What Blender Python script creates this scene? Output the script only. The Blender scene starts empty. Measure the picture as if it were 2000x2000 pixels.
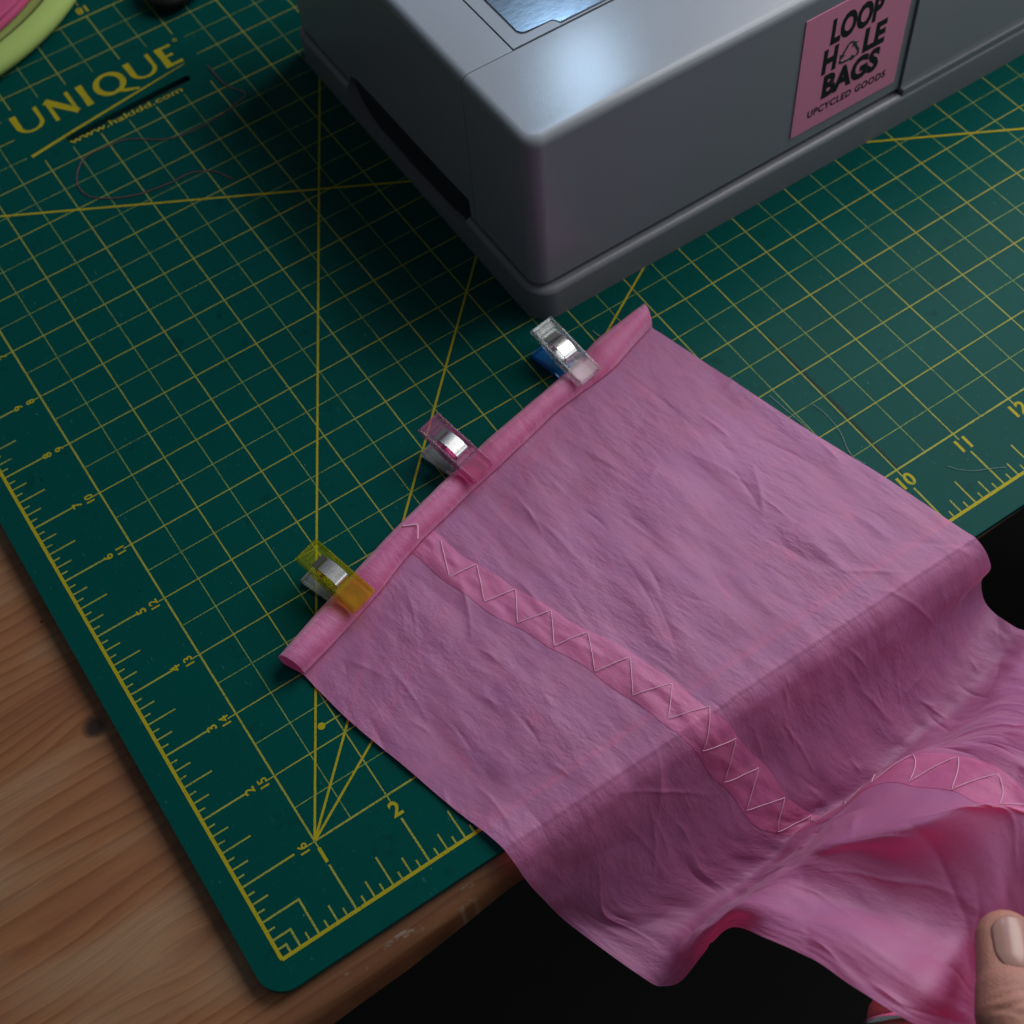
import bpy, bmesh, math, random
import numpy as np
from mathutils import Vector, Matrix, Quaternion

# ------------------------------------------------------------------ units and camera
S = 0.0254                                   # everything is measured in inches on the mat, then scaled to metres
FPX = 2907.6                                 # focal length in pixels of the 2000 px photograph
RV = np.array([2.4819, -.7706, .1426]); TV = np.array([-2.6204, 5.1015, 16.9632])
def rod(r):
    t = np.linalg.norm(r); k = r / t
    K = np.array([[0, -k[2], k[1]], [k[2], 0, -k[0]], [-k[1], k[0], 0]])
    return np.eye(3) + math.sin(t) * K + (1 - math.cos(t)) * K @ K
R = rod(RV); CAM = -R.T @ TV
def up(x, y, z=0.0):
    """point of the place (inches) at height z above the mat, measured off the photograph"""
    d = R.T @ np.array([(x - 1000) / FPX, (y - 1000) / FPX, 1.0])
    return CAM + d * ((z - CAM[2]) / d[2])

scene = bpy.context.scene
COL = scene.collection
cam_data = bpy.data.cameras.new("camera"); cam = bpy.data.objects.new("camera", cam_data); COL.objects.link(cam)
Mr = Matrix((R[0], -R[1], -R[2])).transposed()
cam.matrix_world = Matrix.Translation(Vector(CAM * S)) @ Mr.to_4x4()
cam_data.sensor_width = 36; cam_data.sensor_fit = 'HORIZONTAL'; cam_data.lens = FPX / 2000 * 36
cam_data.clip_start = 0.01; cam_data.clip_end = 50
cam_data.dof.use_dof = True; cam_data.dof.focus_distance = 18.6 * S; cam_data.dof.aperture_fstop = 15
scene.camera = cam

# ------------------------------------------------------------------ world, lamps, exposure
world = bpy.data.worlds.new("World"); scene.world = world; world.use_nodes = True
bg = world.node_tree.nodes["Background"]
bg.inputs[0].default_value = (0.84, 0.92, 1.0, 1); bg.inputs[1].default_value = 0.092
def lamp(name, kind, pos, target, energy, color, size=0.1, size_y=None, spot=None):
    d = bpy.data.lights.new(name, kind); d.energy = energy; d.color = color
    if kind == 'AREA':
        d.size = size
        if size_y: d.shape = 'RECTANGLE'; d.size_y = size_y
    else:
        d.shadow_soft_size = size
    if spot: d.spot_size = spot; d.spot_blend = .6
    o = bpy.data.objects.new(name, d); COL.objects.link(o)
    o.location = Vector(pos) * S
    o.rotation_euler = (Vector(target) - Vector(pos)).to_track_quat('-Z', 'Y').to_euler()
    return o
lamp("room_lamp", 'AREA', (27.0, 7.0, 19.0), (8, 2, 0), 6.3, (1.0, .96, .95), .62)
lamp("front_fill", 'AREA', (44, -34, 30), (9, 3, 0), 2.3, (.95, .96, 1.0), .8)  # unseen fill light, added to brighten the machine's front face
lamp("machine_lamp", 'SPOT', (11.7, 11.1, 9.0), (9.2, 7.3, 3.4), .46, (.50, .74, 1.0), .007, spot=math.radians(110))
vs = scene.view_settings
vs.view_transform = 'Standard'; vs.look = 'None'; vs.exposure = 0.0; vs.gamma = 1.0; vs.use_curve_mapping = False
scene.render.engine = 'CYCLES'
scene.cycles.caustics_refractive = False; scene.cycles.caustics_reflective = False; scene.cycles.sample_clamp_indirect = 4
scene.cycles.transparent_max_bounces = 24; scene.cycles.max_bounces = 12

# ------------------------------------------------------------------ helpers: objects
def tag(o, label=None, cat=None, group=None, kind=None):
    if label: o["label"] = label
    if cat: o["category"] = cat
    if group: o["group"] = group
    if kind: o["kind"] = kind
    return o
def thing(name, loc, label, cat, group=None):
    o = bpy.data.objects.new(name, None); COL.objects.link(o); o.empty_display_size = .01
    o.location = Vector(loc) * S
    return tag(o, label, cat, group)
def wloc(o):
    v = Vector((0, 0, 0))
    while o is not None: v = v + o.location; o = o.parent
    return v
def link(name, me, mat, parent=None, smooth=False):
    o = bpy.data.objects.new(name, me); COL.objects.link(o)
    if mat is not None:
        me.materials.clear(); me.materials.append(mat)
    if parent is not None:
        off = wloc(parent); me.transform(Matrix.Translation(-off)); o.parent = parent
    if smooth:
        for p in me.polygons: p.use_smooth = True
    return o
def mk(name, V, F, mat, parent=None, smooth=False):
    me = bpy.data.meshes.new(name)
    me.from_pydata([tuple(float(c) * S for c in v) for v in V], [], [tuple(f) for f in F]); me.update()
    return link(name, me, mat, parent, smooth)
def bm_obj(name, bm, mat, parent=None, smooth=False, auto=None):
    bmesh.ops.scale(bm, vec=(S, S, S), verts=bm.verts)
    bmesh.ops.recalc_face_normals(bm, faces=bm.faces)
    me = bpy.data.meshes.new(name); bm.to_mesh(me); bm.free()
    if auto is not None:
        for p in me.polygons: p.use_smooth = True
        me.set_sharp_from_angle(angle=math.radians(auto))
    return link(name, me, mat, parent, smooth)
def box(bm, a, b):
    r = bmesh.ops.create_cube(bm, size=1)
    bmesh.ops.scale(bm, vec=[b[i] - a[i] for i in range(3)], verts=r['verts'])
    bmesh.ops.translate(bm, vec=[(a[i] + b[i]) / 2 for i in range(3)], verts=r['verts'])
    return r['verts']
def prism(bm, poly, z0, z1):
    lo = [bm.verts.new((x, y, z0)) for x, y in poly]; hi = [bm.verts.new((x, y, z1)) for x, y in poly]
    n = len(poly)
    bm.faces.new(lo[::-1]); bm.faces.new(hi)
    for i in range(n): bm.faces.new((lo[i], lo[(i + 1) % n], hi[(i + 1) % n], hi[i]))
    return lo + hi
def rrect(x0, y0, x1, y1, r, n=6):
    P = []
    for cx, cy, a in ((x1 - r, y1 - r, 0), (x0 + r, y1 - r, 90), (x0 + r, y0 + r, 180), (x1 - r, y0 + r, 270)):
        for i in range(n + 1):
            t = math.radians(a + 90 * i / n); P.append((cx + r * math.cos(t), cy + r * math.sin(t)))
    return P
def tube(name, pts, rad, mat, parent=None, sides=6, closed=False):
    pts = [Vector(p) for p in pts]; n = len(pts); V = []; F = []
    u = None
    for i, p in enumerate(pts):
        t = (pts[min(i + 1, n - 1)] - pts[max(i - 1, 0)])
        t = t.normalized() if t.length > 1e-9 else Vector((1, 0, 0))
        if u is None: u = t.orthogonal().normalized()
        u = (u - t * u.dot(t)); u = u.normalized() if u.length > 1e-6 else t.orthogonal().normalized()
        w = t.cross(u); rr = rad[i] if hasattr(rad, '__len__') else rad
        for k in range(sides):
            a = 2 * math.pi * k / sides; V.append(p + (u * math.cos(a) + w * math.sin(a)) * rr)
    for i in range(n - 1):
        for k in range(sides):
            F.append((i * sides + k, i * sides + (k + 1) % sides, (i + 1) * sides + (k + 1) % sides, (i + 1) * sides + k))
    F.append(tuple(range(sides))[::-1]); F.append(tuple((n - 1) * sides + k for k in range(sides)))
    return mk(name, V, F, mat, parent, True)
def catmull(P, n):
    P = [np.array(p, float) for p in P]; Q = [2 * P[0] - P[1]] + P + [2 * P[-1] - P[-2]]; out = []
    for i in range(len(P) - 1):
        a, b, c, d = Q[i:i + 4]
        for k in range(n):
            t = k / n
            out.append(.5 * ((2 * b) + (c - a) * t + (2 * a - 5 * b + 4 * c - d) * t * t + (3 * b - a - 3 * c + d) * t ** 3))
    out.append(P[-1]); return out

# ------------------------------------------------------------------ helpers: materials
class Mat:
    def __init__(s, name):
        s.m = bpy.data.materials.new(name); s.m.use_nodes = True; s.t = s.m.node_tree
        s.b = s.t.nodes["Principled BSDF"]; s.out = s.t.nodes["Material Output"]
    def n(s, typ, ins=None, **attr):
        o = s.t.nodes.new(typ)
        for k, v in attr.items(): setattr(o, k, v)
        for k, v in (ins or {}).items(): s.set(o.inputs[k], v)
        return o
    def set(s, sock, v):
        if isinstance(v, bpy.types.NodeSocket): s.t.links.new(v, sock)
        elif isinstance(v, bpy.types.Node): s.t.links.new(v.outputs[0], sock)
        else:
            if hasattr(sock.default_value, '__len__') and not isinstance(v, str):
                v = tuple(v); L = len(sock.default_value)
                if len(v) < L: v = v + (1.0,) * (L - len(v))
            sock.default_value = v
    def p(s, **kw):
        for k, v in kw.items(): s.set(s.b.inputs[k.replace('_', ' ')], v)
        return s
    def math(s, op, a, b=None, c=None, clamp=False):
        o = s.n('ShaderNodeMath', operation=op, use_clamp=clamp); s.set(o.inputs[0], a)
        if b is not None: s.set(o.inputs[1], b)
        if c is not None: s.set(o.inputs[2], c)
        return o.outputs[0]
    def mix(s, f, a, b, blend='MIX'):
        o = s.n('ShaderNodeMix', data_type='RGBA', blend_type=blend)
        s.set(o.inputs[0], f); s.set(o.inputs[6], a); s.set(o.inputs[7], b); return o.outputs[2]
    def pos(s, scale=(1, 1, 1), loc=(0, 0, 0), rot=(0, 0, 0)):
        g = s.n('ShaderNodeNewGeometry')
        return s.n('ShaderNodeMapping', {'Vector': g.outputs['Position'], 'Scale': tuple(c / S for c in scale), 'Location': loc, 'Rotation': rot}).outputs[0]
    def noise(s, vec, scale=1, detail=3, rough=.5, dist=0):
        return s.n('ShaderNodeTexNoise', {'Vector': vec, 'Scale': scale, 'Detail': detail, 'Roughness': rough, 'Distortion': dist}).outputs[0]
    def ramp(s, f, stops):
        o = s.n('ShaderNodeValToRGB', {'Fac': f}); e = o.color_ramp.elements
        while len(e) < len(stops): e.new(.5)
        for i, (p, c) in enumerate(stops):
            e[i].position = p; e[i].color = tuple(c) + (1,) if hasattr(c, '__len__') else (c, c, c, 1)
        return o.outputs[0]
    def bump(s, h, strength=.3, dist=.02):
        b = s.n('ShaderNodeBump', {'Height': h, 'Strength': strength, 'Distance': dist * S})
        s.set(s.b.inputs['Normal'], b.outputs[0]); return b.outputs[0]

def plastic(name, col, rough=.45, grain=0, spec=.5, gs=60):
    m = Mat(name); m.p(Base_Color=col, Roughness=rough); m.b.inputs['Specular IOR Level'].default_value = spec
    if grain:
        nz = m.noise(m.pos(), gs, 2, .6); m.bump(nz, grain, .01)
        big = m.noise(m.pos(), .9, 4, .6)
        m.p(Roughness=m.math('MULTIPLY_ADD', big, .05, rough - .025))
    return m.m

# cutting mat
def mat_mat():
    m = Mat("mat_vinyl"); P = m.pos()
    big = m.noise(P, .35, 4, .6); fine = m.noise(P, 55, 2, .6)
    c = m.mix(big, (.0003, .046, .0405), (.0006, .060, .052))
    blot = m.noise(m.pos(loc=(3, 7, 1)), 2.6, 3, .7)
    c = m.mix(m.ramp(blot, [(.62, 0), (.74, .5)]), c, (.002, .025, .026))
    # faint pale scuffs from the blade
    sc = m.noise(m.pos(scale=(1.2, .25, 1), rot=(0, 0, .5)), 26, 2, .5)
    c = m.mix(m.ramp(sc, [(.68, 0), (.76, .5)]), c, (.03, .13, .13))
    ds_ = m.noise(m.pos(loc=(2, 13, 5)), 21, 1, .5); c = m.mix(m.ramp(ds_, [(.80, 0), (.825, .8)]), c, (.16, .26, .27))
    spk = m.noise(m.pos(loc=(11, 4, 2)), 7.5, 2, .5); c = m.mix(m.ramp(spk, [(.755, 0), (.785, .85)]), c, (.001, .010, .011))
    m.p(Base_Color=c, Roughness=m.math('MULTIPLY_ADD', m.noise(P, 1.3, 4, .65), .10, .28))
    m.b.inputs['Specular IOR Level'].default_value = .04
    m.bump(fine, .22, .010)
    return m.m
def ink_mat(name, col, wear):
    m = Mat(name); P = m.pos()
    f = m.noise(P, 42, 3, .7); g = m.noise(m.pos(loc=(5, 2, 0)), 3.2, 3, .7)
    k = m.math('ADD', m.math('MULTIPLY', f, .7), m.math('MULTIPLY', g, .3))
    lo = .36 + wear * .14
    c = m.mix(m.ramp(k, [(lo - .05, 0), (lo + .07, 1)]), (.0008, .053, .047), col)
    c = m.mix(m.noise(m.pos(loc=(1, 9, 0)), 8, 2, .6), c, m.mix(.35, c, (.10, .18, .02)))
    m.p(Base_Color=c, Roughness=.42); m.b.inputs['Specular IOR Level'].default_value = .05; m.bump(m.noise(P, 55, 2, .6), .22, .010)
    return m.m
M_MAT = mat_mat()
M_INK = ink_mat("ink_bold", (.36, .30, .014), .1)
M_INK2 = ink_mat("ink_inch", (.29, .29, .050), .35)
M_INK3 = ink_mat("ink_half", (.21, .28, .075), .65)

TZ = -.20                                    # table top below the mat's printed face
def wood_mat():
    m = Mat("pine"); g = m.n('ShaderNodeNewGeometry'); oi = m.n('ShaderNodeObjectInfo')
    P = m.n('ShaderNodeVectorMath', {0: g.outputs['Position'], 1: (1 / S,) * 3}, operation='MULTIPLY').outputs[0]
    sx = m.n('ShaderNodeSeparateXYZ', {0: P}); x, y = sx.outputs[0], sx.outputs[1]
    yw = y; dark = None; halo = None
    for kx, ky, kr in ((-.56, 3.98, .12), (-.50, 5.76, .022), (-.9, .85, .10)):
        dx = m.math('MULTIPLY', m.math('SUBTRACT', x, kx), .55); dy = m.math('SUBTRACT', y, ky)
        d2 = m.math('ADD', m.math('MULTIPLY', dx, dx), m.math('MULTIPLY', dy, dy))
        e = m.math('EXPONENT', m.math('MULTIPLY', d2, -1 / (kr * 3.2) ** 2))
        yw = m.math('ADD', yw, m.math('MULTIPLY', m.math('MULTIPLY', e, dy), -.75))
        if kr < .09 or ky > 2:
            dd = m.math('SQRT', m.math('ADD', m.math('POWER', m.math('SUBTRACT', x, kx), 2), m.math('POWER', dy, 2)))
            dd = m.math('ADD', dd, m.math('MULTIPLY', m.math('SUBTRACT', m.noise(P, 9, 3, .6), .5), kr * .9))
            k = m.math('SUBTRACT', 1, m.math('DIVIDE', dd, kr * 1.5), clamp=True)
            dark = k if dark is None else m.math('MAXIMUM', dark, k)
    seed = m.math('MULTIPLY', oi.outputs['Random'], 37)
    big = m.noise(m.n('ShaderNodeCombineXYZ', {0: m.math('MULTIPLY', x, .16), 1: m.math('MULTIPLY', yw, .7), 2: seed}), 1, 2, .5)
    ring = m.math('ADD', m.math('MULTIPLY', yw, 5.5), m.math('ADD', m.math('MULTIPLY', big, 5.0), seed))
    ring = m.math('ADD', ring, m.math('MULTIPLY', m.noise(m.n('ShaderNodeCombineXYZ', {0: m.math('MULTIPLY', x, .5), 1: m.math('MULTIPLY', yw, 5), 2: seed}), 1, 3, .6), .35))
    fr = m.math('FRACT', ring)
    band = m.ramp(fr, [(0, .05), (.55, .42), (.88, 1), (1, .05)])
    fib = m.noise(m.n('ShaderNodeCombineXYZ', {0: m.math('MULTIPLY', x, 1.3), 1: m.math('MULTIPLY', yw, 55), 2: seed}), 1, 3, .7)
    c = m.mix(band, (.29, .128, .052), (.19, .070, .025))
    tone = m.noise(m.n('ShaderNodeCombineXYZ', {0: m.math('MULTIPLY', x, .3), 1: m.math('MULTIPLY', y, .9), 2: seed}), 1, 2, .5)
    c = m.mix(m.ramp(tone, [(.50, 0), (.68, .65)]), c, (.33, .215, .125)); c = m.mix(m.ramp(tone, [(.30, .6), (.44, 0)]), c, (.19, .066, .030))
    wear = m.noise(m.n('ShaderNodeCombineXYZ', {0: m.math('MULTIPLY', x, 1.6), 1: m.math('MULTIPLY', y, 3.0), 2: 3.0}), 1, 4, .7); rim = m.math('LESS_THAN', sx.outputs[2], TZ - .05); c = m.mix(m.math('MULTIPLY', m.ramp(wear, [(.56, 0), (.64, .8)]), rim), c, (.46, .38, .31))  # worn varnish on the front edge, with its pale glints painted into the colour
    c = m.mix(m.ramp(fib, [(.35, .30), (.65, 0)]), c, (.12, .05, .022))
    c = m.mix(m.ramp(dark, [(0, 0), (.20, .45), (.5, 1)]), c, (.030, .013, .009))
    sp = m.noise(P, 16, 2, .6)
    c = m.mix(m.ramp(sp, [(.76, 0), (.80, .35)]), c, (.42, .36, .30))
    m.p(Base_Color=c, Roughness=m.math('MULTIPLY_ADD', fib, .25, .34))
    m.b.inputs['Coat Weight'].default_value = .12; m.b.inputs['Coat Roughness'].default_value = .3
    m.bump(m.math('ADD', fib, m.math('MULTIPLY', band, -.35)), .22, .012)
    return m.m
M_WOOD = wood_mat()

M_GREY = plastic("machine_grey", (.20, .222, .252), .23, .16, .36, 70)
M_GREY2 = plastic("machine_base_grey", (.150, .164, .184), .34, .2, .5, 70)
M_DARK = plastic("machine_inner", (.014, .014, .022), .6)
M_BLACK = plastic("black_plastic", (.004, .004, .005), .5, .3)

def metal(name, col, rough, aniso=0):
    m = Mat(name); m.p(Base_Color=col, Metallic=1.0, Roughness=rough)
    nz = m.noise(m.pos(scale=(1, 18, 18)), 6, 2, .6)
    m.p(Roughness=m.math('MULTIPLY_ADD', nz, .16, rough - .05))
    if aniso:
        m.b.inputs['Anisotropic'].default_value = aniso
        tn = m.n('ShaderNodeTangent', direction_type='RADIAL', axis='Z'); m.set(m.b.inputs['Tangent'], tn.outputs[0])
    m.bump(nz, .05, .01)
    return m.m
M_STEEL = metal("spring_steel", (.82, .83, .82), .22)
M_PLATE = metal("needle_plate_steel", (.40, .47, .55), .19)

def clear_plastic(name, tint, milk=.10, gl=.35):
    m = Mat(name); t = m.t
    tr = m.n('ShaderNodeBsdfTransparent', {'Color': tint})
    g = m.n('ShaderNodeBsdfGlass', {'Color': tint, 'Roughness': .06, 'IOR': 1.45})
    dif = m.n('ShaderNodeBsdfTranslucent', {'Color': tuple(min(1, c * 1.0) for c in tint)})
    df2 = m.n('ShaderNodeBsdfDiffuse', {'Color': tint})
    dm = m.n('ShaderNodeMixShader', {0: .6, 1: dif.outputs[0], 2: df2.outputs[0]})
    a = m.n('ShaderNodeMixShader', {0: gl, 1: tr.outputs[0], 2: g.outputs[0]})
    b = m.n('ShaderNodeMixShader', {0: milk, 1: a.outputs[0], 2: dm.outputs[0]})
    nz = m.noise(m.pos(), 14, 2, .5)
    bp = m.n('ShaderNodeBump', {'Height': nz, 'Strength': .03, 'Distance': .02 * S})
    gs = m.n('ShaderNodeBsdfGlossy', {'Color': (1, 1, 1), 'Roughness': .06, 'Normal': bp.outputs[0]})
    fr = m.n('ShaderNodeFresnel', {'IOR': 1.33, 'Normal': bp.outputs[0]})
    c = m.n('ShaderNodeMixShader', {0: fr.outputs[0], 1: b.outputs[0], 2: gs.outputs[0]})
    m.t.links.new(c.outputs[0], m.out.inputs['Surface'])
    return m.m
M_CLEAR = clear_plastic("plastic_clear", (.98, .99, 1.0), .15, .0)
M_PINKP = clear_plastic("plastic_pink", (1.0, .60, .82), .14, .0)
M_YELP = clear_plastic("plastic_yellow", (.96, .95, .20), .09, .0)
M_BLUEP = clear_plastic("plastic_blue", (.05, .42, .95), .35)

def fabric_mat(name, col, trans, tcol, thru=.05, wr=1.0, uvk=(1, 1)):
    m = Mat(name); t = m.t
    uv = m.n('ShaderNodeUVMap', uv_map="UVMap")
    def mp(sx, sy, loc=(0, 0, 0), rot=0):
        return m.n('ShaderNodeMapping', {'Vector': uv.outputs[0], 'Scale': (sx, sy, 1), 'Location': loc, 'Rotation': (0, 0, rot)}).outputs[0]
    # UV is in inches: x across, y along the length
    cre = m.noise(mp(6.0, 2.3, rot=-.13), 1, 3, .55, .1)
    cre2 = m.noise(mp(16, 8.0, (3, 1, 0), -.25), 1, 2, .6, 0)
    patch = m.ramp(m.noise(mp(1.0, .7, (4, 4, 0)), 1, 2), [(.36, .35), (.62, 1)])
    cre = m.math('MULTIPLY', cre, patch); cre2 = m.math('MULTIPLY', cre2, patch)
    fine = m.noise(mp(60, 60), 1, 2, .6)
    weave = m.math('ADD', m.n('ShaderNodeTexWave', {'Vector': mp(26, 26), 'Scale': 1.0, 'Distortion': .6}, bands_direction='X').outputs[1],
                   m.n('ShaderNodeTexWave', {'Vector': mp(26, 26), 'Scale': 1.0, 'Distortion': .6}, bands_direction='Y').outputs[1])
    h = m.math('ADD', m.math('MULTIPLY', cre, 1.0), m.math('MULTIPLY', cre2, .45))
    h = m.math('ADD', h, m.math('MULTIPLY', fine, .09)); h = m.math('ADD', h, m.math('MULTIPLY', weave, .02))
    bp = m.n('ShaderNodeBump', {'Height': h, 'Strength': .40 * wr, 'Distance': .05 * S})
    tone = m.noise(mp(.9, .5, (2, 5, 0)), 1, 4, .6)
    mot = m.noise(mp(3.4, 1.5, (6, 2, 0), -.15), 1, 3, .6)
    c = m.mix(tone, col, tuple(x * y for x, y in zip(col, (.90, .94, 1.05))))
    c = m.mix(m.ramp(mot, [(.35, 0), (.65, 1)]), c, m.mix(.5, c, tuple(x * y for x, y in zip(col, (.80, .90, 1.10)))))
    df = m.n('ShaderNodeBsdfDiffuse', {'Color': c, 'Normal': bp.outputs[0]})
    tl = m.n('ShaderNodeBsdfTranslucent', {'Color': tcol, 'Normal': bp.outputs[0]})
    tr = m.n('ShaderNodeBsdfTransparent', {'Color': tuple(min(1, .35 + .65 * q) for q in tcol)})
    a = m.n('ShaderNodeAddShader', {0: df.outputs[0], 1: tl.outputs[0]})
    b = m.n('ShaderNodeMixShader', {0: thru, 1: a.outputs[0], 2: tr.outputs[0]})
    gl = m.n('ShaderNodeBsdfGlossy', {'Color': (.92, .92, 1.0), 'Roughness': .58, 'Normal': bp.outputs[0]})
    lw = m.n('ShaderNodeFresnel', {'IOR': 1.35, 'Normal': bp.outputs[0]})
    d = m.n('ShaderNodeMixShader', {0: m.math('MULTIPLY_ADD', lw.outputs[0], .35, .040), 1: b.outputs[0], 2: gl.outputs[0]})
    t.links.new(d.outputs[0], m.out.inputs['Surface'])
    return m.m
M_FAB = fabric_mat("pink_cotton", (.345, .100, .218), 0, (.67, .11, .265), .07)
M_LIME = plastic("lime_cloth", (.30, .42, .12), .8, .5, .2, 40)
M_PINKC = plastic("pink_cloth", (.42, .07, .17), .8, .5, .2, 40)
def thread_mat(name, col):
    m = Mat(name); m.p(Base_Color=col, Roughness=.7); m.bump(m.noise(m.pos(), 90, 1), .3, .01); return m.m
M_STITCH = thread_mat("stitch_thread", (.70, .42, .56))
M_THREADP = thread_mat("thread_plum", (.17, .055, .085))
M_THREADW = thread_mat("thread_white", (.30, .36, .37))

# ------------------------------------------------------------------ the table
te = up(620, 1985, -.36), up(960, 1740, -.36)
tdir = np.array([10.2, -.14]) - te[0][:2]; tdir /= np.linalg.norm(tdir); tnor = np.array([-tdir[1], tdir[0]])
def tpt(a, b): return te[0][:2] + tdir * a + tnor * b      # a along the front edge, b into the table
table = thing("table", (*tpt(10, 8), TZ), "brown pine table of glued boards with worn rounded front edge", "table")
rng = random.Random(4)
edges = [0.0, 3.32, 5.6, 8.5, 11.6, 14.4, 17.5, 21]
for i in range(len(edges) - 1):
    b0, b1 = edges[i], edges[i + 1]
    prof = []
    if i == 0:                                # bullnose front board
        r = .36
        prof = [(b0 + r - r * math.sin(math.radians(a)), TZ - r + r * math.cos(math.radians(a))) for a in range(0, 91, 10)]
        prof += [(b0, TZ - .8), (b0 + .1, TZ - .95), (b1, TZ - .95), (b1, TZ)]
    else:
        prof = [(b0, TZ - .95), (b0, TZ - .004), (b0 + .008, TZ), (b1 - .008, TZ), (b1, TZ - .004), (b1, TZ - .95)]
    nseg = 60 if i == 0 else 1; V = []; F = []; L = len(prof)
    for k in range(nseg + 1):
        a = -12 + 44 * k / nseg
        for j, (b, z) in enumerate(prof):
            wv = .03 * math.sin(a * 1.7 + j * .3) * math.sin(a * .63) if (i == 0 and j < 11) else 0
            p = tpt(a, b + wv); V.append((p[0], p[1], z + wv * .3))
    for k in range(nseg):
        for j in range(L): F.append((k * L + j, k * L + (j + 1) % L, (k + 1) * L + (j + 1) % L, (k + 1) * L + j))
    F.append(tuple(range(L))); F.append(tuple(nseg * L + j for j in range(L))[::-1])
    o = mk("board", V, F, M_WOOD, table); bmx = bmesh.new(); bmx.from_mesh(o.data); bmesh.ops.recalc_face_normals(bmx, faces=bmx.faces); bmx.to_mesh(o.data); bmx.free()
    for p in o.data.polygons: p.use_smooth = True
    o.data.set_sharp_from_angle(angle=math.radians(30))
for a, b in ((-9, 3), (28, 3), (-9, 19), (28, 19)):
    q = tpt(a, b); bm2 = bmesh.new(); box(bm2, (q[0] - 1.1, q[1] - 1.1, -29.5), (q[0] + 1.1, q[1] + 1.1, TZ - .96)); bm_obj("leg", bm2, M_WOOD, table)
fl = mk("floor", [(-60, -60, -29.5), (80, -60, -29.5), (80, 80, -29.5), (-60, 80, -29.5)], [(0, 1, 2, 3)], plastic("floor_dark", (.003, .003, .003), .9, .2))
tag(fl, kind="structure")

# ------------------------------------------------------------------ the cutting mat
mat_o = thing("cutting_mat", (11, 8, -.1), "dark green cutting mat with yellow inch grid, lying on the wooden table", "cutting mat")
cu = bpy.data.curves.new("mat_outline", 'CURVE'); cu.dimensions = '2D'; cu.fill_mode = 'BOTH'
def spl(pts):
    s = cu.splines.new('POLY'); s.points.add(len(pts) - 1); s.use_cyclic_u = True
    for q, p in zip(s.points, pts): q.co = (p[0] * S, p[1] * S, 0, 1)
spl(rrect(-.335, -.36, 23.33, 17.35, .34, 10))
slot = []
for cx, cy, a0 in ((5.68, 13.575, -80), (3.55, 13.50, 100)):
    for k in range(9):
        t = math.radians(a0 + 180 * k / 8); rr = .075
        slot.append((cx + rr * 1.2 * math.cos(t), cy + rr * math.sin(t)))
spl(slot)
cu.extrude = .048 * S; cu.bevel_depth = .002 * S
tmp = bpy.data.objects.new("tmp", cu); COL.objects.link(tmp); bpy.context.view_layer.update()
me = bpy.data.meshes.new_from_object(tmp.evaluated_get(bpy.context.evaluated_depsgraph_get())); bpy.data.objects.remove(tmp)
me.transform(Matrix.Translation((0, 0, -.05 * S)))
link("sheet", me, M_MAT, mat_o)
bm = bmesh.new(); prism(bm, rrect(.45, .55, 22.6, 16.6, .3), TZ + .002, -.102); bm_obj("backing", bm, M_BLACK, mat_o)

class Ink:
    def __init__(s): s.V = []; s.F = []
    def line(s, a, b, w, z):
        a = np.array(a, float); b = np.array(b, float); d = b - a; L = np.linalg.norm(d)
        if L < 1e-6: return
        n = np.array([-d[1], d[0]]) / L * w / 2; k = len(s.V)
        for q in (a - n, b - n, b + n, a + n): s.V.append((q[0], q[1], z))
        s.F.append((k, k + 1, k + 2, k + 3))
    def poly(s, P, z):
        k = len(s.V); s.V += [(x, y, z) for x, y in P]; s.F.append(tuple(range(k, k + len(P))))
    def dot(s, c, r, z): s.poly([(c[0] + r * math.cos(a * .5236), c[1] + r * math.sin(a * .5236)) for a in range(12)], z)
Z1, Z2, Z3, Z4 = .0012, .0020, .0028, .0036
LOGO = (2.78, 13.28, 6.12, 14.68)
def cut(line_fixed, vertical):
    """spans of a grid line that leave the printed name free"""
    lo, hi = (1, 16) if vertical else (1, 22)
    a0, a1, b0, b1 = (LOGO[0], LOGO[2], LOGO[1], LOGO[3]) if vertical else (LOGO[1], LOGO[3], LOGO[0], LOGO[2])
    if a0 + .1 < line_fixed < a1 - .1: return [(lo, b0), (b1, hi)]
    return [(lo, hi)]
inch, half, bold = Ink(), Ink(), Ink()
for i in range(2, 45):
    u = i / 2
    for a, b in cut(u, True):
        if i % 2 == 0: inch.line((u, a - (.12 if a == 1 else 0)), (u, b), .018, Z1)
        else: half.line((u, a), (u, b), .0135, Z1)
for i in range(2, 33):
    v = i / 2
    for a, b in cut(v, False):
        if i % 2 == 0: inch.line((a - (.12 if a == 1 else 0), v), (b, v), .018, Z2)
        else: half.line((a, v), (b, v), .0135, Z2)
for k in (0, 1): inch.line((1, 1 + k * 15), (22, 1 + k * 15), .026, Z3); inch.line((1 + 21 * k, 1), (1 + 21 * k, 16), .026, Z3)
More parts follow.
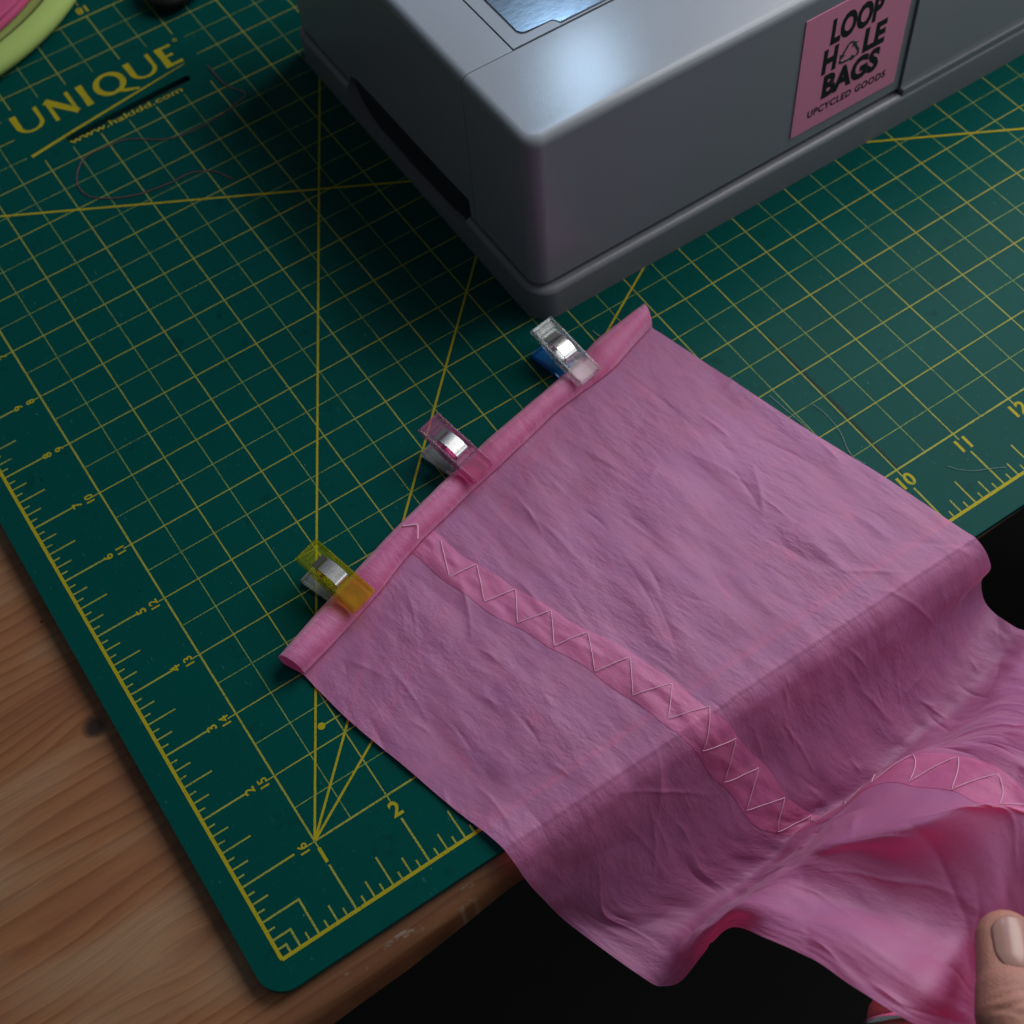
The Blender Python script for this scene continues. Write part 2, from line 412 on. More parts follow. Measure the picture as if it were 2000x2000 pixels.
# rulers
for a, b in (((0, 0), (23, 0)), ((0, 0), (0, 17)), ((0, 17), (23, 17)), ((23, 0), (23, 17))): bold.line(a, b, .045, Z3 + (.0003 if a[0] == b[0] else 0))
for k in range(1, 23 * 8):
    t = k / 8; L = {0: .72, 4: .42, 2: .24, 6: .24}.get(k % 8, .12); L = .655 if k % 8 == 0 else L; w = .026 if k % 8 == 0 else .022
    if k in (1, 2, 4): continue
    inch.line((t, 0), (t, L), w, Z2); inch.line((t, 17), (t, 17 - L), w, Z2)
    if t < 17: inch.line((0, t), (L * .95, t), w, Z1); inch.line((23, t), (23 - L, t), w, Z1)
for q in (.125, .25, .5): inch.line((q, 0), (q, q + .011), .026, Z2); inch.line((0, q), (q + .011, q), .026, Z1)
for ang in (30, 45, 60):
    c, s_ = math.cos(math.radians(ang)), math.sin(math.radians(ang)); L = min(21 / c, 15 / s_)
    zz_ = Z4 + ang * .00002; bold.line((1, 1), (1 + c * L, 1 + s_ * L), .030, zz_); bold.line((22, 1), (22 - c * L, 1 + s_ * L), .036, zz_ + .0002)
bold.dot((1.80, 2.235), .05, Z4); inch.line((1.8, 2.235), (2.08, 2.235), .02, Z2)
cutm = Ink(); cutm.poly([(10.0, .95), (10.045, .9), (10.075, 2.2), (10.04, 3.75), (10.012, 3.75)], Z1 - .0005); mk("cut_mark", cutm.V, cutm.F, plastic("cut_green", (.0005, .022, .020), .5, .1, .1), mat_o)
mk("half_inch_grid", half.V, half.F, M_INK3, mat_o); mk("inch_grid", inch.V, inch.F, M_INK2, mat_o); mk("bold_lines", bold.V, bold.F, M_INK, mat_o)

def text_mesh(txt, h, width=None, bold=0.0, shear=0.0, space=1.0):
    """centred text as flat verts/faces; cap height h (inches), optional total width"""
    c = bpy.data.curves.new("t", 'FONT'); c.body = txt; c.size = 1; c.offset = bold; c.shear = shear; c.space_character = space
    c.resolution_u = 3
    o = bpy.data.objects.new("t", c); COL.objects.link(o); bpy.context.view_layer.update()
    me = bpy.data.meshes.new_from_object(o.evaluated_get(bpy.context.evaluated_depsgraph_get())); bpy.data.objects.remove(o)
    V = np.array([v.co[:] for v in me.vertices])[:, :2]; F = [tuple(p.vertices) for p in me.polygons]; bpy.data.meshes.remove(me)
    ref = .70
    lo, hi = V.min(0), V.max(0)
    sy = h / ref; sx = sy if width is None else width / (hi[0] - lo[0])
    V = np.c_[(V[:, 0] - (lo[0] + hi[0]) / 2) * sx, V[:, 1] * sy]
    return V, F
def put(ink, txt, at, h, ang, z, **kw):
    V, F = text_mesh(txt, h, **kw); V = V - [0, h / 2]; c, s_ = math.cos(ang), math.sin(ang); k = len(ink.V)
    for x, y in V: ink.V.append((at[0] + x * c - y * s_, at[1] + x * s_ + y * c, z))
    ink.F += [tuple(i + k for i in f) for f in F]
def number(*a, **kw):
    q = Ink(); put(q, *a, **kw); mk("ruler_number", q.V, q.F, M_INK, mat_o)
for k in range(1, 23):
    number(str(k), (k, .80), .195, 0, Z3, bold=.026)
    if k < 9: number(str(23 - k), (k, 16.19), .17, math.pi, Z3, bold=.026)
for k in range(1, 17):
    number(str(k), (.655, k), .125, math.pi / 2, Z3, bold=.022)
    number(str(17 - k), (.84, k), .115, math.pi / 2, Z3, bold=.022)

# printed name: flared capitals drawn as polygons
logo = Ink(); B0 = 13.98; CH = .53
def stroke(P, W, z=Z3):
    P = [np.array(p, float) for p in P]; n = len(P); Lp = []; Rp = []
    for i in range(n):
        d = P[min(i + 1, n - 1)] - P[max(i - 1, 0)]; d = d / np.linalg.norm(d); nn = np.array([-d[1], d[0]]) * W[i] / 2
        Lp.append(P[i] + nn); Rp.append(P[i] - nn)
    for i in range(n - 1): logo.poly([Rp[i], Rp[i + 1], Lp[i + 1], Lp[i]], z)
def letter_U(x, w):
    P = []; W = []
    xl, xr = x + .05, x + w - .035; r = (xr - xl) / 2; cy = B0 + r + .02
    P.append((xl, B0 + CH)); W.append(.115); P.append((xl, cy + .05)); W.append(.10)
    for k in range(0, 13):
        a = math.pi + math.pi * k / 12; P.append((xl + r + r * math.cos(a), cy + r * math.sin(a) * .92)); W.append(.10 - .055 * math.sin(math.pi * min(1, k / 9)) * .7 - .003 * k)
    P.append((xr, cy + .05)); W.append(.058); P.append((xr, B0 + CH)); W.append(.072)
    stroke(P, W)
letter_U(2.90, .48); letter_U(4.97, .47)
stroke([(3.555, B0), (3.555, B0 + CH)], [.07, .062]); stroke([(3.915, B0 + .02), (3.915, B0 + CH)], [.055, .07])
stroke([(3.54, B0 + CH), (3.93, B0)], [.13, .11], Z4)
stroke([(4.145, B0), (4.145, B0 + .25), (4.145, B0 + CH)], [.122, .10, .122])
Pq = []; Wq = []
for k in range(25):
    a = 2 * math.pi * k / 24; Pq.append((4.605 + .225 * math.cos(a), B0 + .262 + .245 * math.sin(a))); Wq.append(.062 + .045 * abs(math.cos(a)))
stroke(Pq, Wq); stroke([(4.62, B0 + .06), (4.75, B0 - .03), (4.97, B0 - .13)], [.06, .075, .05], Z4)
stroke([(5.61, B0), (5.61, B0 + .25), (5.61, B0 + CH)], [.125, .105, .125])
for yy, xx, w in ((B0 + CH - .035, 5.84, .06), (B0 + .27, 5.79, .055), (B0 + .035, 5.86, .07)): stroke([(5.60, yy), (xx, yy)], [.05, w], Z4)
put(logo, "\u00ae", (5.965, B0 + CH + .02), .07, 0, Z4, bold=.03)
stroke([(2.86, 13.48), (3.6, 13.60), (4.83, 13.775), (5.84, 13.915)], [.058, .052, .04, .012], Z3)
mk("printed_name", logo.V, logo.F, M_INK, mat_o)
url = Ink(); put(url, "www.hakidd.com", (4.51, 13.405), .125, 0, Z4, width=2.03, bold=.012)
mk("printed_address", url.V, url.F, M_INK, mat_o)

# ------------------------------------------------------------------ the sewing machine
mach = thing("sewing_machine", (14, 9, 0), "grey sewing machine bed with pink sticker, standing on the green cutting mat", "sewing machine")
X1 = 25.0; Y1 = 12.9; ZB = .70; ZT = 3.42
def body_bm(x0, y0, x1, y1, z0, z1, rv, rt):
    """box with rounded upright edges and rounded top rim"""
    bm = bmesh.new(); n = 8; rings = []
    lv = [(z0, 0)] + [(z1 - rt + rt * math.sin(math.radians(a)), rt - rt * math.cos(math.radians(a))) for a in range(0, 91, 10)]
    for z, ins in lv:
        r = max(rv - ins * .6, .02)
        rings.append([bm.verts.new((px, py, z)) for px, py in rrect(x0 + ins, y0 + ins, x1 - ins, y1 - ins, r, n)])
    for a, b in zip(rings, rings[1:]):
        m = len(a)
        for i in range(m): bm.faces.new((a[i], a[(i + 1) % m], b[(i + 1) % m], b[i]))
    bm.faces.new(rings[0][::-1]); bm.faces.new(rings[-1]); return bm
def slab(bm, planes):
    for co, no in planes:                     # keep the side the normal points away from
        g = list(bm.verts) + list(bm.edges) + list(bm.faces)
        r = bmesh.ops.bisect_plane(bm, geom=g, dist=1e-5, plane_co=co, plane_no=no, clear_outer=True)
        ed = [e for e in r['geom_cut'] if isinstance(e, bmesh.types.BMEdge)]
        bmesh.ops.holes_fill(bm, edges=ed, sides=0)
    return bm
G = .012
full = lambda: body_bm(7.56, 5.94, X1, Y1, ZB, ZT, .24, .135)
bm = slab(full(), [((0, 7.52 - G, 0), (0, 1, 0)), ((14.20, 0, 0), (1, 0, 0))]); bm_obj("front_cover", bm, M_GREY, mach, auto=35)
bm = slab(full(), [((0, 7.52, 0), (0, -1, 0)), ((8.40 - G, 0, 0), (1, 0, 0))])
tray = bm_obj("accessory_tray", bm, M_GREY, mach, auto=35)
bm = slab(full(), [((0, 7.545, 0), (0, -1, 0)), ((8.40 + G * 1.2, 0, 0), (-1, 0, 0))])
cov = bm_obj("slide_cover", bm, M_GREY, mach, auto=35)
bm = slab(body_bm(7.56, 5.90, X1, Y1, .66, ZT, .24, .135), [((14.20 + G * 1.6, 0, 0), (-1, 0, 0)), ((0, 7.52 - G, 0), (0, 1, 0))]); bm_obj("column_panel", bm, M_GREY, mach, auto=35)
def boolean_cut(o, bm_cut):
    c = bm_obj("cutter", bm_cut, None); off = wloc(o)
    md = o.modifiers.new("cut", 'BOOLEAN'); md.object = c; md.operation = 'DIFFERENCE'; md.solver = 'EXACT'
    bpy.context.view_layer.update()
    me = bpy.data.meshes.new_from_object(o.evaluated_get(bpy.context.evaluated_depsgraph_get()))
    o.modifiers.clear(); o.data = me; bpy.data.objects.remove(c)
    for p in me.polygons: p.use_smooth = True
    me.set_sharp_from_angle(angle=math.radians(35))
def yz_prism(poly, x0, x1):
    bm = bmesh.new(); lo = [bm.verts.new((x0, y, z)) for y, z in poly]; hi = [bm.verts.new((x1, y, z)) for y, z in poly]; n = len(poly)
    bm.faces.new(lo[::-1]); bm.faces.new(hi)
    for i in range(n): bm.faces.new((lo[i], lo[(i + 1) % n], hi[(i + 1) % n], hi[i]))
    bmesh.ops.recalc_face_normals(bm, faces=bm.faces); return bm
boolean_cut(tray, yz_prism([(7.62, .5), (7.66, 1.02), (8.4, .97), (10.4, .93), (10.95, .90), (11.15, .80), (11.2, .5)], 7.0, 8.2))
bm = body_bm(8.32, 6.05, X1 - .3, Y1 - .2, .5, ZT - .25, .2, .05); core = bm_obj("inner_frame", bm, M_DARK, mach)
bm = bmesh.new(); box(bm, (7.66, 7.70, .04), (8.29, 11.2, .96)); bm_obj("recess_shade", bm, M_DARK, mach)  # near-black block put into the grip recess to paint its shade
# base plate with its raised lip
base = bm_obj("base_plate", body_bm(7.49, 5.83, X1 + .1, Y1 + .1, .0, .60, .36, .09), M_GREY2, mach, auto=35)
boolean_cut(base, yz_prism([(7.68, .8), (7.75, .30), (8.4, .17), (9.6, .10), (10.6, .12), (11.0, .28), (11.2, .55), (11.25, .8)], 7.3, 8.3))
bm = bmesh.new(); prism(bm, [(14.24, 5.852), (X1 - .3, 5.852), (X1 - .3, 6.4), (14.24, 6.4)], .60 - .04, .70); bm_obj("base_flush_panel", bm, M_GREY2, mach)
# needle plate: bright steel let into the cover, with the thumb notch at its front edge
npoly = [(8.63, 7.80), (8.66, 7.74), (8.72, 7.705), (9.13, 7.705), (9.155, 7.69), (9.175, 7.66), (9.19, 7.585), (13.4, 7.585), (13.4, 11.9), (8.63, 11.9)]
bm = bmesh.new(); prism(bm, npoly, ZT - .03, ZT + .012); bmesh.ops.bevel(bm, geom=[e for e in bm.edges if all(v.co.z > ZT for v in e.verts)], offset=.01, segments=2, affect='EDGES')
npl = bm_obj("needle_plate", bm, M_PLATE, mach, auto=35)
bm = bmesh.new(); P0 = [(x + (.014 if x > 9 else -.016) * (0 if x > 9 else 1), y - (.016 if y < 8 else 0)) for x, y in npoly]; prism(bm, P0, ZT - .04, ZT + .002); bm_obj("plate_gap", bm, M_DARK, mach)
bm = bmesh.new()
for k in range(2): box(bm, (10.2 + k * .3, 9.3, ZT + .0125), (10.34 + k * .3, 10.6, ZT + .03))
bm_obj("feed_dogs", bm, M_STEEL, mach)
V = []; F = []
for k in range(24):
    a = 2 * math.pi * k / 24; V.append((10.08 + .12 * math.cos(a), 7.93 + .12 * math.sin(a), ZT + .014))
for k in range(24):
    a = 2 * math.pi * k / 24; V.append((10.08 + .09 * math.cos(a), 7.93 + .09 * math.sin(a), ZT + .05))
F = [(k, (k + 1) % 24, 24 + (k + 1) % 24, 24 + k) for k in range(24)] + [tuple(range(24, 48))]
mk("plate_screw", V, F, M_STEEL, mach)
# sticker
YS = 5.925
stick_m = Mat("sticker_paper"); stick_m.p(Base_Color=stick_m.mix(stick_m.noise(stick_m.pos(), 2, 3), (.68, .24, .38), (.72, .26, .41)), Roughness=.42)
bm = bmesh.new(); box(bm, (12.08, YS, .91), (14.06, YS + .02, 3.06)); sticker = bm_obj("sticker", bm, stick_m.m, mach)
tag(sticker, "pink square sticker with black lettering")
M_PRINT = plastic("sticker_black", (.006, .006, .008), .45); M_PRINTG = plastic("sticker_green", (.010, .045, .028), .45)
def front_text(name, txt, u0, u1, z0, h, bold, mat, ph=0, space=1.0):
    V, F = text_mesh(txt, h, width=(u1 - u0), bold=bold, space=space)
    W = [((u0 + u1) / 2 + x, YS - .002, z0 + y + ph * x) for x, y in V]
    return mk(name, W, F, mat, sticker)
front_text("lettering", "LOOP", 12.58, 13.52, 2.42, .41, .050, M_PRINT, .01)
front_text("lettering", "H", 12.50, 12.765, 1.91, .41, .050, M_PRINT)
front_text("lettering", "LE", 13.25, 13.66, 1.92, .40, .050, M_PRINT)
front_text("lettering", "BAGS", 12.57, 13.63, 1.43, .40, .050, M_PRINT, .01)
front_text("lettering", "UPCYCLED GOODS", 12.35, 13.83, 1.155, .13, .035, M_PRINT, 0, 1.15)
rec = Ink(); cx, cz, rr = 13.0, 2.045, .25
tri = [np.array([cx + rr * math.cos(math.radians(a)), cz + rr * math.sin(math.radians(a))]) for a in (90, 210, 330)]
for k in range(3):
    a, b = tri[k], tri[(k + 1) % 3]; d = (b - a) / np.linalg.norm(b - a); n = np.array([-d[1], d[0]]); L = np.linalg.norm(b - a)
    p0 = a + d * .09; p1 = a + d * (L * .60); w = .044
    rec.line(p0, p1, w, 0); rec.poly([p1 - n * .062, p1 + d * .10, p1 + n * .062], 0)
    rec.line(a - (np.array([cx, cz]) - a) * 0 + d * .08, a + (tri[(k + 2) % 3] - a) / L * .07, w, 0)
mk("recycling_mark", [(x, YS - .002, y) for x, y, _ in rec.V], rec.F, M_PRINTG, sticker)

# ------------------------------------------------------------------ the pink fabric
fab = thing("pink_fabric", (6, 2, 0), "translucent pink fabric strip with rolled clipped end and zigzag seam, hanging over the table edge", "fabric")
def arc(px, z, s):
    P = np.array([up(x, y, z) for x, y in px]); L = np.r_[0, np.cumsum(np.linalg.norm(np.diff(P, axis=0), axis=1))]; L /= L[-1]
    return np.array([[np.interp(q, L, P[:, i]) for i in range(3)] for q in s])
SC = np.array([0, .1, .2, .3, .4, .52, .68, .84, 1.0]); NS = 421
sf = np.linspace(0, 1, NS)
back = [(547, 1290), (578, 1252), (640, 1176), (702, 1112), (774, 1036), (811, 1000), (873, 938), (938, 875), (1000, 823), (1078, 757), (1166, 668), (1255, 604)]
foot = [(596, 1318), (681, 1228), (741, 1158), (805, 1080), (883, 1000), (940, 943), (1000, 891), (1085, 808), (1153, 756), (1197, 723), (1240, 675), (1274, 641)]
BK = arc(back, .10, sf); FT = arc(foot, .05, sf)
def sm(a, k):
    ker = np.hanning(k + 2)[1:-1]; ker /= ker.sum(); pad = k // 2
    ap = np.concatenate([2 * a[:1] - a[pad:0:-1], a, 2 * a[-1:] - a[-2:-pad - 2:-1]]); return np.stack([np.convolve(ap[:, i], ker, 'valid') for i in range(a.shape[1])], 1)
BK = sm(BK, 37); FT = sm(FT, 37)
def spos(p):                                   # parameter across the roll of a point on the mat
    return float(sf[np.argmin(np.linalg.norm(FT[:, :2] - np.array(p[:2]), axis=1))])
CLIPS = [((7.30, 5.50, .60), (7.46, 4.47, .33)), ((5.14, 4.95, .60), (5.39, 4.00, .33)), ((2.81, 4.20, .60), (3.09, 3.25, .33))]
cs = [spos(n) for _, n in CLIPS]
hroll = .235 + .07 * np.exp(-((sf - 0) / .07) ** 2) + .05 * np.exp(-((sf - 1) / .07) ** 2)
for c in cs: hroll -= .075 * np.exp(-((sf - c) / .045) ** 2)
hroll = np.maximum(hroll, .12)
def hermite(T, Y, tq):
    """smooth interpolation of rows Y (n,...) at knots T"""
    T = np.asarray(T, float); Y = np.asarray(Y, float); n = len(T)
    D = np.zeros_like(Y)
    for i in range(n):
        if i == 0: D[i] = (Y[1] - Y[0]) / (T[1] - T[0])
        elif i == n - 1: D[i] = (Y[-1] - Y[-2]) / (T[-1] - T[-2])
        else:
            h0, h1 = T[i] - T[i - 1], T[i + 1] - T[i]
            D[i] = ((Y[i] - Y[i - 1]) / h0 * h1 + (Y[i + 1] - Y[i]) / h1 * h0) / (h0 + h1)
    idx = np.clip(np.searchsorted(T, tq, 'right') - 1, 0, n - 2); h = T[idx + 1] - T[idx]; q = (tq - T[idx]) / h
    ex = (slice(None),) + (None,) * (Y.ndim - 1); q = q[ex]; h = h[ex]
    return (2 * q**3 - 3 * q**2 + 1) * Y[idx] + (q**3 - 2 * q**2 + q) * h * D[idx] + (-2 * q**3 + 3 * q**2) * Y[idx + 1] + (q**3 - q**2) * h * D[idx + 1]
rows = []                                      # each row: (NS,3)
def rollrow(w, hz, lift=0):
    """w: 0 back edge .. 1 foot line, hz: share of the roll height"""
    p = BK * (1 - w) + FT * w; p = p.copy(); p[:, 2] = .036 + lift + hroll * hz; return p
inner = [(.86, .30), (.93, .16), (1.0, .20), (.99, .34), (.90, .62), (.72, .88), (.5, 1.0), (.28, .98), (.10, .80), (.0, .50), (.03, .22), (.14, .04), (.35, 0), (.6, 0), (.85, 0)]
for w, hz in inner: rows.append(rollrow(w, hz))
n_roll = len(rows)
flatL = [(596, 1335), (690, 1416), (785, 1494), (880, 1575), (966, 1645)]
flatR = [(1274, 641), (1424, 741), (1572, 839), (1733, 937), (1888, 1041)]
for i, (l, r) in enumerate(zip(flatL, flatR)):
    a, b = up(*l, .02), up(*r, .02); p = a + (b - a) * sf[:, None]
    if i == 0:
        p = FT.copy() + (b - FT[-1]) * sf[:, None] * .5 + (a - FT[0]) * (1 - sf[:, None]) * .5
        p += (np.array([.05, -.16, 0]))
    p[:, 2] = .032; rows.append(p)
n_flat = len(rows)
SC2 = np.array([0, .1, .2, .265, .3, .4, .52, .68, .84, 1.0])
def crow(pts):
    P = np.array([up(x, y, z) for x, y, z in pts]); return hermite(SC if len(pts) == 9 else SC2, P, sf)
e = rows[-1]
r1 = e + np.array([.03, -.13, .010]); rows.append(r1)
r2 = e + np.array([.06, -.31, -.085]); rows.append(r2); r2 = e + np.array([.085, -.44, -.27]); rows.append(r2)
G_ = [(1130, 1819, -1.50), (1205, 1790, -1.52), (1322, 1732, -1.45), (1430, 1662, -1.4), (1530, 1592, -1.35), (1640, 1520, -1.35), (1750, 1425, -1.35), (1850, 1318, -1.3), (1930, 1186, -1.25)]
T_ = [(1240, 1899, -1.62), (1318, 1812, -1.62), (1410, 1752, -1.62), (1500, 1680, -1.62), (1580, 1606, -1.55), (1690, 1538, -1.5), (1795, 1445, -1.45), (1890, 1340, -1.4), (1966, 1217, -1.3)]
Gp = np.array([up(*q) for q in G_]); E2 = r2[[int(round(s * (NS - 1))) for s in SC]]
rows.append(hermite(SC, E2 * .5 + Gp * .5 + np.array([-.04, .10, .0]), sf))
rows.append(crow(G_)); rows.append(crow(T_))
rows.append(crow([(1306, 1924, -1.70), (1354, 1828, -1.15), (1455, 1748, -1.1), (1550, 1668, -1.0), (1664, 1560, -.92), (1760, 1505, -.95), (1865, 1430, -1.1), (1950, 1335, -1.25), (2010, 1240, -1.3)]))
rows.append(crow([(1372, 1862, -1.35), (1394, 1806, -.55), (1490, 1735, -.45), (1590, 1650, -.4), (1752, 1496, -.32), (1850, 1452, -.35), (1940, 1400, -.6), (2010, 1330, -1.0), (2060, 1260, -1.2)]))
rows.append(crow([(1430, 1811, -.60), (1452, 1768, -.15), (1548, 1716, -.16), (1590, 1674, -.04), (1616, 1650, .07), (1845, 1494, .0), (1930, 1440, .05), (2010, 1400, -.2), (2070, 1340, -.6), (2120, 1290, -.9)]))
rows.append(crow([(1500, 1835, .05), (1540, 1790, .1), (1632, 1730, -.02), (1664, 1668, .12), (1690, 1638, .33), (1905, 1512, .34), (1990, 1455, .4), (2060, 1420, .1), (2110, 1370, -.2), (2160, 1330, -.5)]))
rows.append(crow([(1585, 1874, .30), (1635, 1822, .32), (1718, 1772, .04), (1752, 1682, .24), (1775, 1626, .58), (1975, 1548, .52), (2050, 1490, .6), (2120, 1450, .4), (2170, 1420, .1), (2220, 1390, -.2)]))
rows.append(crow([(1671, 1932, .48), (1730, 1878, .50), (1808, 1800, .16), (1846, 1690, .38), (1870, 1602, .72), (2030, 1590, .66), (2110, 1550, .8), (2180, 1510, .6), (2230, 1480, .4), (2280, 1460, .1)]))
rows.append(crow([(1785, 2000, .60), (1840, 1940, .58), (1893, 1835, .22), (1945, 1740, .45), (1968, 1622, .66), (2100, 1640, .72), (2180, 1610, .8), (2240, 1580, .7), (2300, 1560, .5), (2350, 1540, .3)]))
rows.append(crow([(1866, 2040, .15), (1886, 1965, -.05), (1912, 1880, -.05), (1966, 1775, .35), (1995, 1670, .60), (2120, 1680, .66), (2200, 1630, .6), (2260, 1600, .8), (2320, 1580, .6), (2370, 1560, .4)]))
rows.append(crow([(1905, 2075, -.1), (1950, 2010, -.1), (2010, 1925, .0), (2090, 1790, .45), (2190, 1740, .7), (2250, 1700, .7), (2310, 1680, .6), (2370, 1660, .5), (2420, 1640, .4)]))
rows.append(crow([(2010, 2170, .50), (2050, 2110, .45), (2110, 2040, .4), (2190, 1930, .4), (2280, 1860, .4), (2330, 1820, .4), (2390, 1800, .3), (2440, 1790, .2), (2490, 1780, .2)]))
RW = np.array(rows)
mid = RW[:, NS // 3]; kn = np.r_[0, np.cumsum(np.maximum(np.linalg.norm(np.diff(mid, axis=0), axis=1), .02))]
# even spacing: finer on the roll
tq = []
for i in range(len(kn) - 1):
    m_ = 4 if i < n_roll else max(6, int((kn[i + 1] - kn[i]) / .021))
    tq += list(np.linspace(kn[i], kn[i + 1], m_, endpoint=False))
tq = np.array(tq + [kn[-1]])
GR = hermite(kn, RW, tq)                        # (NT,NS,3)
NT = len(tq)
t_flat0, t_edge = kn[n_roll], kn[n_flat - 1]
# value noise for real creases
def vnoise(x, y, seed):
    r = np.random.RandomState(seed); T = r.rand(257, 257); xi = np.floor(x).astype(int); yi = np.floor(y).astype(int); fx = x - xi; fy = y - yi
    fx = fx * fx * (3 - 2 * fx); fy = fy * fy * (3 - 2 * fy); g = lambda a, b: T[a % 257, b % 257]
    return (g(xi, yi) * (1 - fx) + g(xi + 1, yi) * fx) * (1 - fy) + (g(xi, yi + 1) * (1 - fx) + g(xi + 1, yi + 1) * fx) * fy
Sx, Ty = np.meshgrid(sf * 7.2, tq)
nz = (vnoise(Sx * 2.6 + Ty * .45 + 40, Ty * 1.0 + 11, 1) - .5) * .030 + (vnoise(Sx * 6.5 + Ty * 1.3 + 90, Ty * 2.4 + 3, 2) - .5) * .012 + (vnoise(Sx * 14 + Ty * .8 + 160, Ty * 4.2 + 9, 3) - .5) * .003
cross = np.maximum(0, vnoise(Sx * 1.2 + 7, Ty * 1.4 + 31, 5) - .62) * .10
nz = nz + cross
rc_ = np.random.RandomState(21)
for _ in range(190):                            # single sharp creases
    s0, t0 = rc_.rand() * 7.2, t_flat0 + .1 + rc_.rand() * (kn[-1] - t_flat0 - .6)
    L_, an, w_, a_ = .18 + .8 * rc_.rand() ** 2, -.16 + rc_.randn() * (.22 if rc_.rand() < .8 else .9), .022 + .02 * rc_.rand(), (.006 + .013 * rc_.rand()) * (1 if rc_.rand() < .6 else -1)
    j0, j1 = np.searchsorted(sf * 7.2, (s0 - L_, s0 + L_)); i0_, i1_ = np.searchsorted(tq, (t0 - L_, t0 + L_))
    if j1 - j0 < 3 or i1_ - i0_ < 3: continue
    xs, ys = Sx[i0_:i1_, j0:j1] - s0, Ty[i0_:i1_, j0:j1] - t0
    al = ys * math.cos(an) + xs * math.sin(an); ac = xs * math.cos(an) - ys * math.sin(an) + .10 * al * al / L_
    nz[i0_:i1_, j0:j1] += a_ * np.exp(-np.abs(ac) / w_) * np.clip(1 - np.abs(al) / L_, 0, 1)
dt = np.gradient(GR, axis=0); ds = np.gradient(GR, axis=1); NRM = np.cross(ds, dt); NRM /= np.maximum(np.linalg.norm(NRM, axis=2, keepdims=True), 1e-9)
flat_i = int(np.searchsorted(tq, (t_flat0 + t_edge) / 2))
if NRM[flat_i, NS // 2, 2] < 0: NRM = -NRM
amp = np.clip((Ty - t_flat0 + .05) / .4, 0, 1)
amp = np.where(Ty < t_flat0, .38, .38 + .62 * amp); amp = amp * (1 + .9 * np.clip((Ty - t_edge - 1.5) / 1.0, 0, 1))
GR = GR + NRM * (nz * amp)[..., None]
on = (Ty > kn[n_roll - 4]) & (GR[..., 1] > -.40) & (Ty < t_edge + .5)
GR[..., 2] = np.where(on, np.maximum(GR[..., 2] + .012 * amp, .008), GR[..., 2])
def grid_mesh(name, Gd, U, mat, parent, flip=False):
    nt, ns = Gd.shape[:2]; V = Gd.reshape(-1, 3)
    a = (np.arange(nt - 1)[:, None] * ns + np.arange(ns - 1)[None]).ravel(); F = np.stack([a, a + 1, a + ns + 1, a + ns], 1)
    if flip: F = F[:, ::-1]
    me = bpy.data.meshes.new(name); me.from_pydata((V * S).tolist(), [], F.tolist()); uvl = me.uv_layers.new(name="UVMap")
    uvl.data.foreach_set("uv", U.reshape(-1, 2)[F.ravel()].astype(np.float32).ravel()); me.update()
    return link(name, me, mat, parent, True)
grid_mesh("cloth", GR, np.stack([Sx, Ty], 2), M_FAB, fab, True)
def surf(s, t, off=0.0):
    i = np.clip(np.interp(t, tq, np.arange(NT)), 0, NT - 1.001); j = np.clip(s * (NS - 1), 0, NS - 1.001)
    i0 = np.floor(i).astype(int); j0 = np.floor(j).astype(int); a = (i - i0)[..., None]; b = (j - j0)[..., None]
    f = lambda A: (A[i0, j0] * (1 - b) + A[i0, j0 + 1] * b) * (1 - a) + (A[i0 + 1, j0] * (1 - b) + A[i0 + 1, j0 + 1] * b) * a
    return f(GR) + f(NRM) * off
def seam(t):
    q = np.clip((t - t_flat0) / (t_edge - t_flat0), -.2, 1.1)
    l = .304 + .047 * q; r = .365 + .060 * q
    k = np.clip((t - t_edge - 2.0) / .8, 0, 1) * .34; m_ = (l + r) / 2; h_ = (r - l) / 2 * (1 - k)
    return m_ - h_, m_ + h_
# seam allowance: a second layer on top
tt = np.linspace(kn[n_roll - 1] + .05, kn[-2], 420); k = np.linspace(0, 1, 13)
l, r = seam(tt); wob = .004 * np.sin(tt * 2.1) + .002 * np.sin(tt * 7)
SS = (l + wob)[:, None] + ((r - l) + .003 * np.sin(tt * 3.3))[:, None] * k[None]; TT = np.repeat(tt[:, None], 13, 1)
hump = .005 + .010 * np.sin(np.pi * k)[None] + .030 * (vnoise(TT * 4.5, SS * 110, 8) - .3) * np.sin(np.pi * k)[None]
A_ = surf(SS, TT, 0); i = surf(SS, TT, 1) - A_
grid_mesh("seam_allowance", A_ + i * hump[..., None], np.stack([SS * 7.2 + 30, TT], 2), M_FAB, fab, True)
# zigzag stitches
zz = []; right = True; zt = []
ta = np.linspace(t_flat0 - .02, kn[-2] - .3, 900); la_, ra_ = seam(ta); pa = surf((la_ + ra_) / 2, ta)
al_ = np.r_[0, np.cumsum(np.linalg.norm(np.diff(pa, axis=0), axis=1))]; d_ = 0.0
while d_ < al_[-1]:                             # stitch length measured along the cloth itself
    zt.append((float(np.interp(d_, al_, ta)), right)); d_ += (.43 if right else .155) * (1 + .14 * math.sin(len(zt) * 2.3)); right = not right
for a, b in zip(zt, zt[1:]):
    for q in np.linspace(0, 1, 9, endpoint=False):
        t_ = a[0] + (b[0] - a[0]) * q; l, r = seam(np.array(t_)); l, r = l + (r - l) * .10, r - (r - l) * .06
        f0 = 1.0 if a[1] else 0.0; f1 = 1.0 if b[1] else 0.0; f = f0 + (f1 - f0) * q
        h = .024 + .008 * math.sin(q * math.pi) - (.012 if q == 0 else 0)
        zz.append(surf(np.array(l + (r - l) * f), np.array(t_), h))
tube("stitching", zz, .0052, M_STITCH, fab, 5)
zz = []
for px, py in ((785, 1028), (800, 1026), (815, 1025), (816, 1040), (816, 1054)): zz.append(up(px, py, .285))
tube("stitching", catmull(zz, 4), .009, M_STITCH, fab, 5)

